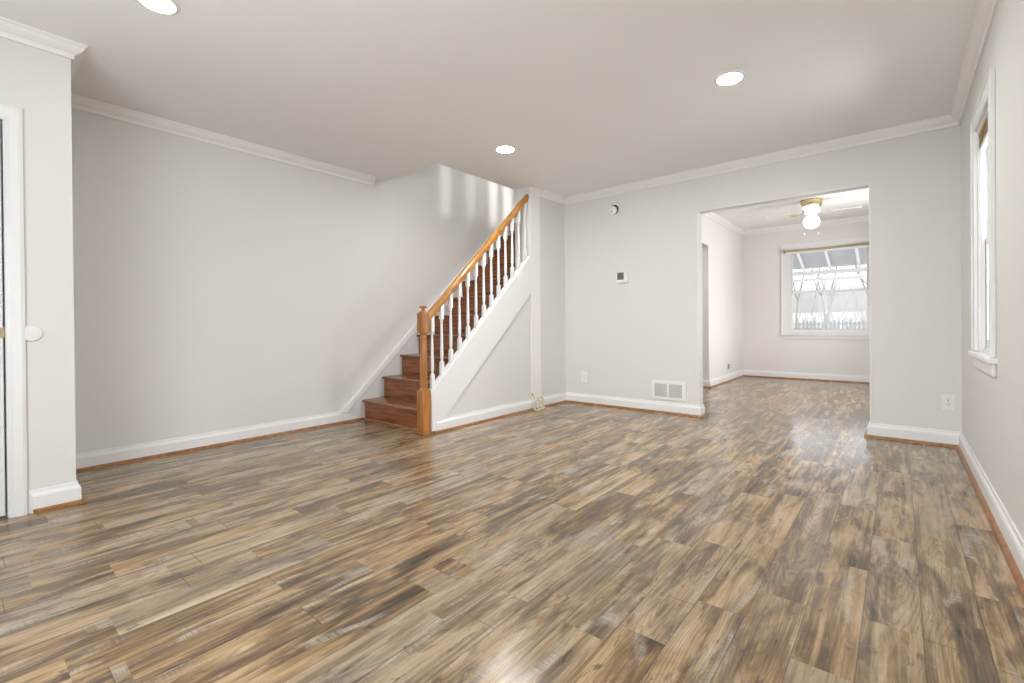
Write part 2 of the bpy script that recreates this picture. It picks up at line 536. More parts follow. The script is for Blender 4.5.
# upstairs hall shell
UY0, UY1, UZ0, UZ1 = 5.0, 7.3, 3.2, 4.75
b = MB()
for y0, y1, z0, z1 in ((3.1, UY0, ZU, HU), (UY1, 7.82, ZU, HU), (UY0, UY1, ZU, UZ0), (UY0, UY1, UZ1, HU)):
    b.box(2.58, 2.7, y0, y1, z0, z1)
structure(b.build('wall_upstairs_right', M['wall']), 'upstairs hall wall with the window whose bars are added', 'wall')
structure(box(0, 2.58, 3.1, 3.22, ZU, HU).build('wall_upstairs_front', M['wall']), 'front wall of the upstairs hall', 'wall')
structure(box(0, XO, 7.70, 7.82, ZU - 0.3, HU).build('wall_upstairs_back', M['wall']), 'end wall of the upstairs hall above the top step', 'wall')
structure(box(XO, 2.58, 7.70, 7.82, ZU, HU).build('wall_upstairs_side', M['wall']), 'side part of the upstairs hall end wall', 'wall')
structure(box(0, XO, 6.19, 7.70, ZU - 0.3, ZU).build('floor_upstairs', M['tread']), 'landing floor at the top of the stairs', 'floor')
w5 = empty('window_5', (2.64, 6.15, UZ0))
structure(w5, 'unseen upstairs window with bars added to streak the stairwell light', 'window')
b = MB()
for y in (5.0, 5.10, 5.26, 5.36, 5.50, 5.60, 5.78, 5.95, 6.2, 6.5, 6.9, 7.23):  # bars added to cast upright light streaks on the stairwell wall
    b.box(2.60, 2.66, y, y + 0.07 + 0.02 * ((y * 7) % 2), UZ0, UZ1)
b.box(2.60, 2.66, UY0, UY1, UZ0, UZ0 + 0.05)
b.box(2.60, 2.66, UY0, UY1, UZ1 - 0.05, UZ1)
b.build('added_streak_bars', M['trim'], w5)

# ------------------------------------------------------------------ crown molding
CROWN = [(0, 0), (0.060, 0), (0.060, 0.009), (0.052, 0.016), (0.043, 0.032), (0.028, 0.046), (0.016, 0.053), (0.012, 0.062), (0.012, 0.076), (0, 0.076)]
def crown(name, fn, a, b_, label, mat='crown'):
    return structure(MB().sweep(CROWN, fn, a, b_).build(name, M[mat]), label, 'crown molding')
crown('trim_1', lambda p, q, t: (p, t, HC - q), PY, 3.545, 'white crown molding along the top of the long left wall')
b = MB()
b.sweep(CROWN, lambda p, q, t: (PX + p, t + (p if t > 0 else 0), HC - q), YN, PY)
b.sweep(CROWN, lambda p, q, t: (t + (p if t > 0.5 else 0), PY + p, HC - q), 0, PX)
structure(b.build('trim_2', M['crown']), 'white crown molding around the end of the closet wall', 'crown molding')
crown('trim_3', lambda p, q, t: (t, YB - p, HC - q), XS, W, 'white crown molding along the top of the back wall')
crown('trim_4', lambda p, q, t: (XS + p, t, HC - q), 5.01, YB, 'short white crown molding beside the end of the stairs')
crown('trim_5', lambda p, q, t: (W - p, t, HC - q), YN, YB, 'shadowed crown molding above the right window')
crown('trim_6', lambda p, q, t: (t, YF - p, HD - q), DL, W, 'white crown molding above the dining room window')
crown('trim_7', lambda p, q, t: (DL + p, t, HD - q), YB + TB, YF, 'white crown molding along the dining room left wall')

# ------------------------------------------------------------------ baseboards with stained shoe molding
BASE = [(0, 0), (0.018, 0), (0.018, 0.080), (0.014, 0.092), (0.009, 0.098), (0.007, 0.114), (0, 0.114)]
SHOE = [(0.018, 0), (0.037, 0), (0.036, 0.008), (0.031, 0.015), (0.018, 0.019)]
def base(name, runs, label):
    """runs: list of (fn, a, b)"""
    m1, m2 = MB(), MB()
    for fn, a, b_ in runs:
        m1.sweep(BASE, fn, a, b_)
        m2.sweep(SHOE, fn, a, b_)
    o = m1.build(name, M['trim'])
    structure(o, label, 'baseboard')
    s_ = m2.build('shoe_molding', M['shoe'], o)
    s_['label'] = 'orange stained quarter-round strip'
    return o
base('baseboard_left', [(lambda p, q, t: (p, t, q), PY, 3.405)], 'white baseboard along the long left wall with orange shoe molding')
base('baseboard_entry', [(lambda p, q, t: (PX + p, t + (p if t > 0.8 else 0), q), 1.019, PY), (lambda p, q, t: (t + (p if t > 0.5 else 0), PY + p, q), 0.0, PX)],
     'short white baseboard wrapping the end of the closet wall')
base('baseboard_stair', [(lambda p, q, t: (XS + p, t, q), 3.455, YB)], 'white baseboard below the stairs, with orange shoe molding')
base('baseboard_back', [(lambda p, q, t: (t + (p if t > 2 else 0), YB - p, q), XS, DX0 + 0.012), (lambda p, q, t: (DX0 + 0.012 + p, t - (p if t < YB + 0.05 else 0), q), YB, YB + TB)],
     'white baseboard on the back wall below the vent')
base('baseboard_back_right', [(lambda p, q, t: (t - (p if t < 4.2 else 0), YB - p, q), DX1 - 0.012, W), (lambda p, q, t: (DX1 - 0.012 - p, t - (p if t < YB + 0.05 else 0), q), YB, YB + TB)],
     'white baseboard on the back wall right of the opening')
base('baseboard_right', [(lambda p, q, t: (W - p, t, q), YN, YB)], 'white baseboard along the right wall under the window')
base('baseboard_dining_left', [(lambda p, q, t: (DL + p, t - (p if t < 8 else 0), q), KY1, YF), (lambda p, q, t: (t + (p if t > 1.9 else 0), KY1 - p, q), DL - T, DL)],
     'white baseboard along the dining room left wall')
base('baseboard_dining_back', [(lambda p, q, t: (t, YF - p, q), DL, W)], 'white baseboard under the dining room window')

# doorway lining
b = MB()
b.box(DX0, DX0 + 0.012, YB - 0.004, YB + TB + 0.004, 0, DZ)
b.box(DX1 - 0.012, DX1, YB - 0.004, YB + TB + 0.004, 0, DZ)
b.box(DX0 + 0.012, DX1 - 0.012, YB - 0.004, YB + TB + 0.004, DZ - 0.012, DZ)
structure(b.build('trim_8', M['trim'], bevel=0.002), 'white lining of the opening to the dining room', 'trim')
# flat board at the end of the stair
structure(box(XS, XS + 0.006, 4.83, 5.005, 0.0, HC).build('trim_9', M['crown'], bevel=0.002), 'flat white upright board at the top end of the stringer', 'trim')

# ------------------------------------------------------------------ door at the far left
d1 = empty('door_1', (PX, 0.54, 0))
structure(d1, 'white door with white casing at the far left edge', 'door')
CAS = [(0, 0), (0.072, 0), (0.072, 0.012), (0.055, 0.019), (0.018, 0.014), (0.008, 0.010), (0, 0.008)]
b = MB()
b.sweep(CAS, lambda p, q, t: (PX + q, 0.958 + p * 0.84, t + (p if t > 1 else 0)), 0, 1.962)
b.sweep(CAS, lambda p, q, t: (PX + q, 0.135 - p, t + (p if t > 1 else 0)), 0, 1.962)
b.sweep(CAS, lambda p, q, t: (PX + q, t + (p * 0.84 if t > 0.5 else -p), 1.962 + p), 0.135, 0.958)
b.build('casing', M['trim'], d1)
b = MB()
b.box(PX - T, PX + 0.001, 0.951, 0.958, 0, 1.967)
b.box(PX - T, PX - 0.055, 0.92, 0.951, 0, 1.967)
b.build('jamb', M['trim'], d1)
b = MB()
b.box(PX - 0.045, PX - 0.006, 0.145, 0.944, 0.012, 1.955)
slab = b.build('slab', M['trim'], d1, bevel=0.003)
b = MB()
for z0, z1 in ((0.18, 0.95), (1.10, 1.78)):
    for y0, y1 in ((0.26, 0.48), (0.59, 0.82)):
        b.box(PX - 0.008, PX + 0.002, y0, y1, z0, z1)
b.build('panel', M['trim'], slab, bevel=0.006)
b = MB()
b.box(PX - 0.012, PX - 0.003, 0.925, 0.945, 0.89, 0.94)
b.lathe([(0.003, 0.89), (0.003, 0.94)], (PX - 0.003, 0.947, 0), 10)
b.build('hinge', M['blind_brass'], d1)

# ------------------------------------------------------------------ windows
def sash_window(root, mats, gl, place, w, z0, z1, meet, depth_in=0.03):
    """place(u, d, z): u across the opening 0..w, d depth outward from the wall face, z up"""
    def pbox(m, u0, u1, d0, d1, za, zb):
        ps = [place(u, d, z) for u in (u0, u1) for d in (d0, d1) for z in (za, zb)]
        v = [m.bm.verts.new(p) for p in ps]
        for f in ((0, 1, 3, 2), (4, 6, 7, 5), (0, 4, 5, 1), (2, 3, 7, 6), (0, 2, 6, 4), (1, 5, 7, 3)):
            m.bm.faces.new([v[i] for i in f])
    m = MB()                                   # jamb liner
    for u0, u1 in ((0, 0.02), (w - 0.02, w)):
        pbox(m, u0, u1, 0, T, z0, z1)
    pbox(m, 0.02, w - 0.02, 0, T, z1 - 0.02, z1)
    pbox(m, 0.02, w - 0.02, 0.02, T, z0, z0 + 0.015)
    for u0, u1 in ((0.02, 0.034), (w - 0.034, w - 0.02)):   # stops
        pbox(m, u0, u1, 0.012, 0.028, z0 + 0.015, z1 - 0.02)
        pbox(m, u0, u1, 0.062, 0.068, z0 + 0.015, z1 - 0.02)
    m.build('window_frame', M['trim'], root, bevel=0.002)
    for (d, za, zb, nm) in ((0.030, z0 + 0.015, meet + 0.018, 'lower_sash'), (0.070, meet - 0.018, z1 - 0.02, 'upper_sash')):
        m = MB()
        s_ = 0.042
        pbox(m, 0.022, 0.022 + s_, d, d + 0.032, za, zb)
        pbox(m, w - 0.022 - s_, w - 0.022, d, d + 0.032, za, zb)
        pbox(m, 0.022 + s_, w - 0.022 - s_, d, d + 0.032, za, za + (0.05 if nm == 'lower_sash' else 0.036))
        pbox(m, 0.022 + s_, w - 0.022 - s_, d, d + 0.032, zb - 0.036, zb)
        o = m.build(nm, M['trim'], root, bevel=0.002)
        g = MB()
        pbox(g, 0.022 + s_ - 0.004, w - 0.022 - s_ + 0.004, d + 0.014, d + 0.018, za + 0.03, zb - 0.03)
        g.build('pane', M['glass'], o)
    return pbox

# living room window in the right wall
w1 = empty('window_1', (W, (WY0 + WY1) / 2, WZ0))
structure(w1, 'tall narrow white window in the right wall', 'window')
pb = sash_window(w1, None, None, lambda u, d, z: (W + d, WY0 + u, z), WY1 - WY0, WZ0, WZ1, 1.38)
m = MB()
cw = 0.090
m.box(W - 0.016, W, WY0 - cw, WY0 + 0.004, WZ0, WZ1 - 0.004)
m.box(W - 0.016, W, WY1 - 0.004, WY1 + cw, WZ0, WZ1 - 0.004)
m.box(W - 0.016, W, WY0 - cw, WY1 + cw, WZ1 - 0.004, WZ1 + cw)
m.box(W - 0.021, W - 0.001, WY0 - cw - 0.004, WY0 - cw + 0.012, WZ0, WZ1 + cw - 0.012)
m.box(W - 0.021, W - 0.001, WY1 + cw - 0.012, WY1 + cw + 0.004, WZ0, WZ1 + cw - 0.012)
m.box(W - 0.021, W - 0.001, WY0 - cw - 0.004, WY1 + cw + 0.004, WZ1 + cw - 0.012, WZ1 + cw + 0.004)
m.build('casing', M['trim'], w1, bevel=0.003)
m = MB()
m.box(W - 0.034, W + 0.03, WY0 - cw - 0.025, WY1 + cw + 0.02, WZ0 - 0.03, WZ0 - 0.002)
m.build('window_sill', M['trim'], w1, bevel=0.006)
m = MB()
m.box(W - 0.016, W, WY0 - cw, WY1 + cw - 0.02, WZ0 - 0.092, WZ0 - 0.03)
m.build('apron', M['trim'], w1, bevel=0.004)

# dining room window
w2 = empty('window_2', ((GX0 + GX1) / 2, YF, GZ0))
structure(w2, 'white double-hung window at the end of the dining room', 'window')
sash_window(w2, None, None, lambda u, d, z: (GX0 + u, YF + d, z), GX1 - GX0, GZ0, GZ1, 1.415)
m = MB()
cw = 0.09
m.box(GX0 - cw, GX0 + 0.004, YF - 0.018, YF, GZ0, GZ1 - 0.004)
m.box(GX1 - 0.004, GX1 + cw, YF - 0.018, YF, GZ0, GZ1 - 0.004)
m.box(GX0 - cw, GX1 + cw, YF - 0.018, YF, GZ1 - 0.004, GZ1 + cw)
m.box(GX0 - cw - 0.005, GX0 - cw + 0.012, YF - 0.024, YF - 0.001, GZ0, GZ1 + cw + 0.004)
m.box(GX1 + cw - 0.012, GX1 + cw + 0.005, YF - 0.024, YF - 0.001, GZ0, GZ1 + cw + 0.004)
m.build('casing', M['trim'], w2, bevel=0.003)
m = MB()
m.box(GX0 - cw - 0.02, GX1 + cw + 0.02, YF - 0.05, YF + 0.03, GZ0 - 0.03, GZ0)
m.build('window_sill', M['trim'], w2, bevel=0.005)
m = MB()
m.box(GX0 - cw, GX1 + cw, YF - 0.018, YF, GZ0 - 0.085, GZ0 - 0.03)
m.build('apron', M['trim'], w2, bevel=0.004)

# unseen windows that let daylight in; the front one is added
def simple_window(name, label, boxes, loc):
    r = empty(name, loc)
    structure(r, label, 'window')
    m = MB()
    for bb in boxes: m.box(*bb)
    m.build('window_frame', M['trim'], r)
    return r
simple_window('window_3', 'unseen picture window added in the front wall for daylight', [
    (FX0, FX0 + 0.05, YN - 0.1, YN - 0.02, FZ0, FZ1), (FX1 - 0.05, FX1, YN - 0.1, YN - 0.02, FZ0, FZ1),
    (FX0, FX1, YN - 0.1, YN - 0.02, FZ0, FZ0 + 0.05), (FX0, FX1, YN - 0.1, YN - 0.02, FZ1 - 0.05, FZ1),
    (3.07, 3.13, YN - 0.1, YN - 0.02, FZ0, FZ1)], (3.10, YN, FZ0))
simple_window('window_4', 'side window in the dining room right wall', [
    (W + 0.02, W + 0.1, SY0, SY0 + 0.05, SZ0, SZ1), (W + 0.02, W + 0.1, SY1 - 0.05, SY1, SZ0, SZ1),
    (W + 0.02, W + 0.1, SY0, SY1, SZ0, SZ0 + 0.05), (W + 0.02, W + 0.1, SY0, SY1, SZ1 - 0.05, SZ1)], (W, 7.6, SZ0))

# ------------------------------------------------------------------ staircase
ST = empty('staircase', (0.55, 3.405, 0))
tag(ST, 'wooden staircase with oak handrail and white balusters against the left wall', 'staircase')
RUN, RISE, Y0 = 0.2293, 0.2118, 3.415        # Y0: face of the first riser
NST = 13
SX0 = 0.022                                  # behind the wall skirt board
tread0 = riser0 = None
NOSE = [(0, 0), (0.285, 0), (0.285, 0.026), (0, 0.026), (-0.010, 0.021), (-0.013, 0.013), (-0.010, 0.005)]
for i in range(NST):
    y, z = Y0 + i * RUN, i * RISE - 0.0148
    xr = 0.985 if y + RUN < 4.80 else XO - 0.004
    if i == 0: xr = 0.955
    m = MB().box(SX0, xr, y, y + 0.018, max(z, 0) + 0.0005, z + RISE - 0.0262)
    m.build('riser', M['riser'], ST)
    if i < NST - 1:
        dep = RUN + 0.018
        prof = [(p if p < 0.2 else dep, q) for p, q in NOSE]
        m = MB().sweep(prof, lambda p, q, t, y=y, z=z: (t, y - 0.018 + p, z + RISE - 0.026 + q), SX0, xr)
        m.build('tread', M['tread'], ST, smooth=True)
        # cove strip under the nosing
m = MB().sweep([(0, 0), (0.014, 0), (0.012, 0.008), (0.006, 0.014), (0, 0.017)], lambda p, q, t: (t, Y0 - p, q), SX0, 0.945)
o = m.build('shoe_molding', M['shoe'], ST)
o['label'] = 'orange stained strip at the foot of the first riser'

# skirt board on the left wall
SL = RISE / RUN
zs = lambda y: 0.251 + SL * (y - 3.308)
ya = 3.308 - (0.251 - 0.114) / SL
m = MB()
m.sweep([(ya, 0.114), (3.41, 0.0), (6.15, zs(6.15) - 0.45), (6.15, zs(6.15) - 0.012), (ya + 0.02, zs(ya + 0.02) - 0.012)], lambda p, q, t: (t, p, q), 0.0, 0.020)
m.build('wall_skirt', M['skirt'], ST)
m = MB()
m.sweep([(ya - 0.01, zs(ya - 0.01)), (ya + 0.058, zs(ya + 0.058) - 0.074), (6.15, zs(6.15) - 0.074), (6.15, zs(6.15))], lambda p, q, t: (t, p, q), 0.0, 0.034)
m.build('skirt_cap', M['trim'], ST, bevel=0.004)

# outer stringer
zc = lambda y: 0.345 + 0.937 * (y - 3.400)
zl = zt
m = MB()
m.sweep([(3.410, 0.0), (3.436, 0.0), (3.47, zl(3.47)), (4.827, zl(4.827)), (4.827, zc(4.827)), (3.410, zc(3.410))], lambda p, q, t: (t, p, q), 0.985, XS + 0.012)
m.build('stringer', M['trim'], ST, bevel=0.002)
m = MB()
m.sweep([(0.0, -0.028), (0.0, 0.0), (0.003, 0.003), (0.066, 0.003), (0.069, 0.0), (0.069, -0.012), (0.0615, -0.028)],
        lambda p, q, t: (0.978 + p, t, zc(t) + q), 3.406, 4.828)
m.build('stringer_cap', M['trim'], ST, bevel=0.002)

# newel post
NX, NY = 1.000, 3.362
m = MB()
m.box(NX - 0.043, NX + 0.043, NY - 0.043, NY + 0.043, 0.0, 0.375)
m.box(NX - 0.039, NX + 0.039, NY - 0.039, NY + 0.039, 0.864, 1.038)
m.lathe([(0.042, 0.375), (0.040, 0.382), (0.031, 0.392), (0.032, 0.40), (0.0315, 0.60), (0.028, 0.78), (0.0275, 0.82), (0.031, 0.826), (0.031, 0.832), (0.026, 0.838), (0.027, 0.850), (0.036, 0.865)], (NX, NY, 0), 24)
newel = m.build('newel_post', M['oak_z'], ST, bevel=0.006, smooth=True)
m = MB()
m.lathe([(0.038, 1.036), (0.037, 1.046), (0.024, 1.056), (0.015, 1.060), (0.014, 1.074), (0.029, 1.080), (0.034, 1.087), (0.031, 1.096), (0.018, 1.101), (0.004, 1.103)], (NX, NY, 0), 24)
m.build('cap', M['oak_z'], newel, smooth=True)
m = MB()
c0, c1 = 0.043, 0.058
for bx in ((NX - c1, NX + c1, NY - c1, NY - c0, 0, 0.020), (NX + c0, NX + c1, NY - c0, NY + 0.085, 0, 0.020), (NX - c1, NX - c0, NY - c0, NY + c0, 0, 0.020)):
    m.box(*bx)
m.build('base_strip', M['shoe'], newel, bevel=0.005)

# handrail
RS = 0.940
zr = lambda y: 1.014 + RS * (y - 3.385)
HX = 1.000
RAIL = [(-0.017, -0.070), (0.017, -0.070), (0.019, -0.055), (0.026, -0.044), (0.031, -0.030), (0.030, -0.016), (0.022, -0.005), (0.008, 0.0), (-0.008, 0.0), (-0.022, -0.005), (-0.030, -0.016), (-0.031, -0.030), (-0.026, -0.044), (-0.019, -0.055)]
m = MB()
m.sweep(RAIL, lambda p, q, t: (HX + p, t, zr(t) + q * 1.30), NY + 0.038, 4.821)
m.build('handrail', M['oak_rail'], ST, smooth=True)

# balusters
BX = 1.008
def baluster(y):
    zb, zt_ = zc(y) + 0.001, zr(y) - 0.075
    h = zt_ - zb
    h0 = 0.17
    m = MB()
    s_ = 0.0155
    # square lower block (bottom cut to the stringer slope)
    lo = [m.bm.verts.new((BX + a * s_, y + c * s_, zb + c * s_ * 0.937)) for a, c in ((-1, -1), (1, -1), (1, 1), (-1, 1))]
    hi = [m.bm.verts.new((BX + a * s_, y + c * s_, zb + 0.105)) for a, c in ((-1, -1), (1, -1), (1, 1), (-1, 1))]
    for j in range(4):
        m.bm.faces.new((lo[j], lo[(j + 1) % 4], hi[(j + 1) % 4], hi[j]))
    m.bm.faces.new(lo[::-1]); m.bm.faces.new(hi)
    z1 = zt_ - 0.125
    m.lathe([(0.0165, zb + 0.105), (0.0155, zb + 0.112), (0.0105, zb + 0.122), (0.0105, zb + 0.130), (0.0145, zb + 0.150), (0.0150, zb + 0.20),
             (0.0125, z1 - 0.16), (0.0100, z1 - 0.035), (0.0100, z1 - 0.022), (0.0140, z1 - 0.016), (0.0140, z1 - 0.010), (0.0105, z1 - 0.004), (0.0165, z1 + 0.004)], (BX, y, 0), 12)
    lo = [m.bm.verts.new((BX + a * s_, y + c * s_, z1 + 0.004)) for a, c in ((-1, -1), (1, -1), (1, 1), (-1, 1))]
    hi = [m.bm.verts.new((BX + a * s_, y + c * s_, zt_ + c * s_ * RS)) for a, c in ((-1, -1), (1, -1), (1, 1), (-1, 1))]
    for j in range(4):
        m.bm.faces.new((lo[j], lo[(j + 1) % 4], hi[(j + 1) % 4], hi[j]))
    m.bm.faces.new(lo[::-1]); m.bm.faces.new(hi)
    return m
bys = [3.452 + 0.1103 * i for i in range(13)]
for i, y in enumerate(bys):
    baluster(y).build('baluster', M['trim'], ST, smooth=True)

# ------------------------------------------------------------------ recessed ceiling lights
def recessed(x, y, label, lamp='lamp'):
    t = empty('recessed_light', (x, y, HC))
    tag(t, label, 'ceiling light', 'round recessed ceiling lights')
    m = MB()
    prof = [(0.066, 0.0), (0.068, -0.006), (0.078, -0.007), (0.086, -0.003), (0.087, 0.0)]
    seg = 36
    rings = [[m.bm.verts.new((x + r * math.cos(2 * math.pi * i / seg), y + r * math.sin(2 * math.pi * i / seg), HC + z)) for i in range(seg)] for r, z in prof]
    for i in range(len(rings)):
        for j in range(seg):
            m.bm.faces.new((rings[i][j], rings[i][(j + 1) % seg], rings[(i + 1) % len(rings)][(j + 1) % seg], rings[(i + 1) % len(rings)][j]))
    m.build('trim_ring', M['white_metal'], t, smooth=True)
    m = MB()
    m.lathe([(0.070, -0.001), (0.070, -0.006), (0.05, -0.0075), (0.002, -0.008)], (x, y, HC), 36)
    m.build('diffuser', M[lamp], t, smooth=True)
recessed(3.335, 3.862, 'round recessed ceiling light in front of the dining room opening')
recessed(1.538, 3.833, 'round recessed ceiling light beside the top of the staircase')
recessed(1.495, 1.405, 'round recessed ceiling light cut by the top edge, near the closet wall', 'lamp_dim')

# ------------------------------------------------------------------ ceiling fan
FXc, FYc = 3.262, 7.95
F = empty('ceiling_fan', (FXc, FYc, HD))
tag(F, 'white and brass ceiling fan with lit globe in the dining room', 'ceiling fan')
m = MB()
m.lathe([(0.105, HD), (0.122, HD - 0.012), (0.122, HD - 0.05), (0.112, HD - 0.06), (0.112, HD - 0.085), (0.100, HD - 0.105)], (FXc, FYc, 0), 32)
m.build('canopy', M['brass'], F, smooth=True)
m = MB()
m.lathe([(0.100, HD - 0.105), (0.104, HD - 0.12), (0.100, HD - 0.165), (0.070, HD - 0.180), (0.055, HD - 0.190), (0.050, HD - 0.215), (0.046, HD - 0.225)], (FXc, FYc, 0), 32)
m.build('motor_housing', M['white_metal'], F, smooth=True)
m = MB()
prof = [(0.045, HD - 0.205)]
for k in range(13):
    a = math.pi * (0.12 + 0.88 * k / 12)
    prof.append((0.092 * math.sin(a) + 0.001, HD - 0.285 + 0.088 * math.cos(a)))
m.lathe(prof, (FXc, FYc, 0), 28)
m.build('globe', M['globe'], F, smooth=True)
zb = HD - 0.170
for k in range(4):
    a = R(3 + 90 * k)
    ca, sa = math.cos(a), math.sin(a)
    def rotp(u, v, z, ca=ca, sa=sa):
        return (FXc + u * ca - v * sa, FYc + u * sa + v * ca, z)
    out = [(0.17, -0.052), (0.20, -0.060), (0.46, -0.066), (0.50, -0.056), (0.52, -0.03), (0.52, 0.03), (0.50, 0.056), (0.46, 0.066), (0.20, 0.060), (0.17, 0.052)]
    m = MB()
    m.sweep(out, lambda p, q, t: rotp(p, q, zb + t + q * 0.2), -0.004, 0.004)
    bl = m.build('blade', M['white_metal'], F)
    m = MB()
    m.sweep([(0.085, -0.018), (0.14, -0.014), (0.175, -0.035), (0.215, -0.035), (0.235, 0.0), (0.215, 0.035), (0.175, 0.035), (0.14, 0.014), (0.085, 0.018)],
            lambda p, q, t: rotp(p, q, zb - 0.009 + t + q * 0.2), -0.003, 0.004)
    m.build('blade_bracket', M['brass'], F)
for dx, dy, zz in ((0.062, 0.0, 2.085), (-0.065, -0.02, 2.09)):
    m = MB()
    m.tube([(FXc + dx * 0.55, FYc + dy, HD - 0.20), (FXc + dx * 1.2, FYc + dy, HD - 0.23), (FXc + dx * 1.25, FYc + dy, HD - 0.30), (FXc + dx * 1.2, FYc + dy, zz)], 0.0014, 6)
    ch = m.build('pull_chain', M['brass'], F, smooth=True)
    m = MB()
    m.lathe([(0.003, zz + 0.008), (0.008, zz - 0.004), (0.009, zz - 0.014), (0.004, zz - 0.024)], (FXc + dx * 1.2, FYc + dy, 0), 12)
    m.build('fob', M['white'], ch, smooth=True)

# ------------------------------------------------------------------ wall fittings
def rounded(w, h, r, n=4):
    pts = []
    for cx_, cz_, a0 in ((w / 2 - r, h / 2 - r, 0), (-w / 2 + r, h / 2 - r, 90), (-w / 2 + r, -h / 2 + r, 180), (w / 2 - r, -h / 2 + r, 270)):
        for i in range(n + 1):
            a = R(a0 + 90 * i / n)
            pts.append((cx_ + r * math.cos(a), cz_ + r * math.sin(a)))
    return pts

def outlet(place, loc, label, horizontal=False):
    """place(u, d, v): u across, d out of the wall, v up"""
    t = empty('wall_outlet', loc)
    tag(t, label, 'outlet', 'wall outlets')
    m = MB()
    m.sweep(rounded(0.072, 0.117, 0.005), lambda p, q, d: place(p, d, q), 0.0, 0.006)
    m.build('face_plate', M['white'], t, bevel=0.002)
    for s_ in (-1, 1):
        c = s_ * 0.0195
        m = MB()
        m.sweep(rounded(0.033, 0.028, 0.011), lambda p, q, d: place(p, d, q + c), 0.0, 0.008)
        rec = m.build('receptacle', M['white'], t)
        m = MB()
        for u in (-0.0065, 0.0065):
            m.sweep([(u - 0.0016, 0.000), (u + 0.0016, 0.000), (u + 0.0016, 0.009), (u - 0.0016, 0.009)], lambda p, q, d: place(p, d, q + c), 0.005, 0.0085)
        m.sweep(rounded(0.006, 0.006, 0.0028), lambda p, q, d: place(p, d, q + c - 0.0075), 0.005, 0.0085)
        m.build('slots', M['slot'], rec)
    m = MB()
    m.sweep(rounded(0.006, 0.006, 0.0028), lambda p, q, d: place(p, d, q), 0.0, 0.0075)
    m.build('screw', M['steel'], t)
    return t
outlet(lambda u, d, v: (4.411 + u, YB - d, 0.327 + v), (4.411, YB, 0.327), 'white wall outlet low on the back wall near the right corner')
outlet(lambda u, d, v: (1.294 + u, YB - d, 0.313 + v), (1.294, YB, 0.313), 'white wall outlet low on the back wall near the stair corner')
# dining room jack
t = empty('wall_jack', (DL, 8.70, 0.235))
tag(t, 'small plate with dark jack low on the dining room left wall', 'wall jack')
m = MB()
m.sweep(rounded(0.075, 0.12, 0.005), lambda p, q, d: (DL + d, 8.70 + p, 0.235 + q), 0, 0.006)
m.build('face_plate', M['white'], t)
m = MB()
m.box(DL + 0.004, DL + 0.022, 8.670, 8.725, 0.195, 0.275)
m.build('jack', M['steel'], t, bevel=0.003)

# return air vent
V = empty('air_vent', (2.297, YB, 0.14))
tag(V, 'white two-section louvered air vent low on the back wall', 'air vent')
vx0, vx1, vz0, vz1 = 2.121, 2.474, 0.140, 0.334
xm = (vx0 + vx1) / 2 - 0.005
m = MB()
fr = 0.027
m.box(vx0, vx0 + fr, YB - 0.010, YB, vz0, vz1)
m.box(vx1 - fr - 0.008, vx1, YB - 0.010, YB, vz0, vz1)
m.box(vx0 + fr, vx1 - fr - 0.008, YB - 0.010, YB, vz0, vz0 + fr)
m.box(vx0 + fr, vx1 - fr - 0.008, YB - 0.010, YB, vz1 - fr - 0.004, vz1)
m.box(xm - 0.010, xm + 0.010, YB - 0.010, YB, vz0 + fr, vz1 - fr - 0.004)
m.build('frame', M['white_metal'], V, bevel=0.002)
m = MB()
m.box(vx0 + 0.01, vx1 - 0.01, YB - 0.003, YB - 0.0005, vz0 + 0.01, vz1 - 0.01)
m.build('duct_back', M['duct'], V)
for xa, xb in ((vx0 + fr, xm - 0.010), (xm + 0.010, vx1 - fr - 0.008)):
    m = MB()
    nl = 11
    za, zb_ = vz0 + fr, vz1 - fr - 0.004
    for k in range(nl):
        z = za + (zb_ - za) * (k + 0.15) / nl
        hh = (zb_ - za) / nl * 0.86
        m.sweep([(0, 0), (0.0012, 0), (0.0012 + 0.005, hh), (0.005, hh)], lambda p, q, t, z=z: (t, YB - 0.0095 + p, z + q), xa, xb)
    m.build('louvers', M['grey_louver'], V)

# thermostat
TH = empty('thermostat', (1.791, YB, 1.38))
tag(TH, 'small white thermostat with grey screen on the back wall', 'thermostat')
m = MB()
m.sweep(rounded(0.136, 0.112, 0.012), lambda p, q, d: (1.791 + p, YB - d, 1.438 + q), 0, 0.026)
m.build('body', M['white'], TH, bevel=0.005)
m = MB()
m.sweep(rounded(0.078, 0.078, 0.004), lambda p, q, d: (1.778 + p, YB - d, 1.454 + q), 0.020, 0.0272)
m.build('screen', M['screen'], TH)
m = MB()
m.box(1.834, 1.848, YB - 0.029, YB - 0.02, 1.440, 1.462)
m.build('button', M['white_metal'], TH, bevel=0.001)

# smoke alarm high on the back wall
SXc, SZc = 1.707, 2.197
S = empty('smoke_alarm', (SXc, YB, SZc))
tag(S, 'round white smoke alarm with dark gap high on the back wall', 'smoke alarm')
m = MB()
m.lathe([(0.066, 0.0), (0.068, -0.006), (0.066, -0.014), (0.055, -0.018)], (SXc, YB, SZc), 32, 'y')
m.build('base_plate', M['white'], S, smooth=True)
m = MB()
m.lathe([(0.054, -0.018), (0.054, -0.022)], (SXc, YB, SZc), 32, 'y')
m.build('gap', M['slot'], S, smooth=True)
m = MB()
m.lathe([(0.047, -0.016), (0.048, -0.03), (0.044, -0.044), (0.025, -0.050), (0.002, -0.051)], (SXc - 0.012, YB, SZc - 0.010), 32, 'y')
cov = m.build('cover', M['white'], S, smooth=True)
m = MB()
m.lathe([(0.008, -0.046), (0.007, -0.054), (0.002, -0.055)], (SXc - 0.018, YB, SZc - 0.020), 12, 'y')
m.build('test_button', M['slot'], cov, smooth=True)

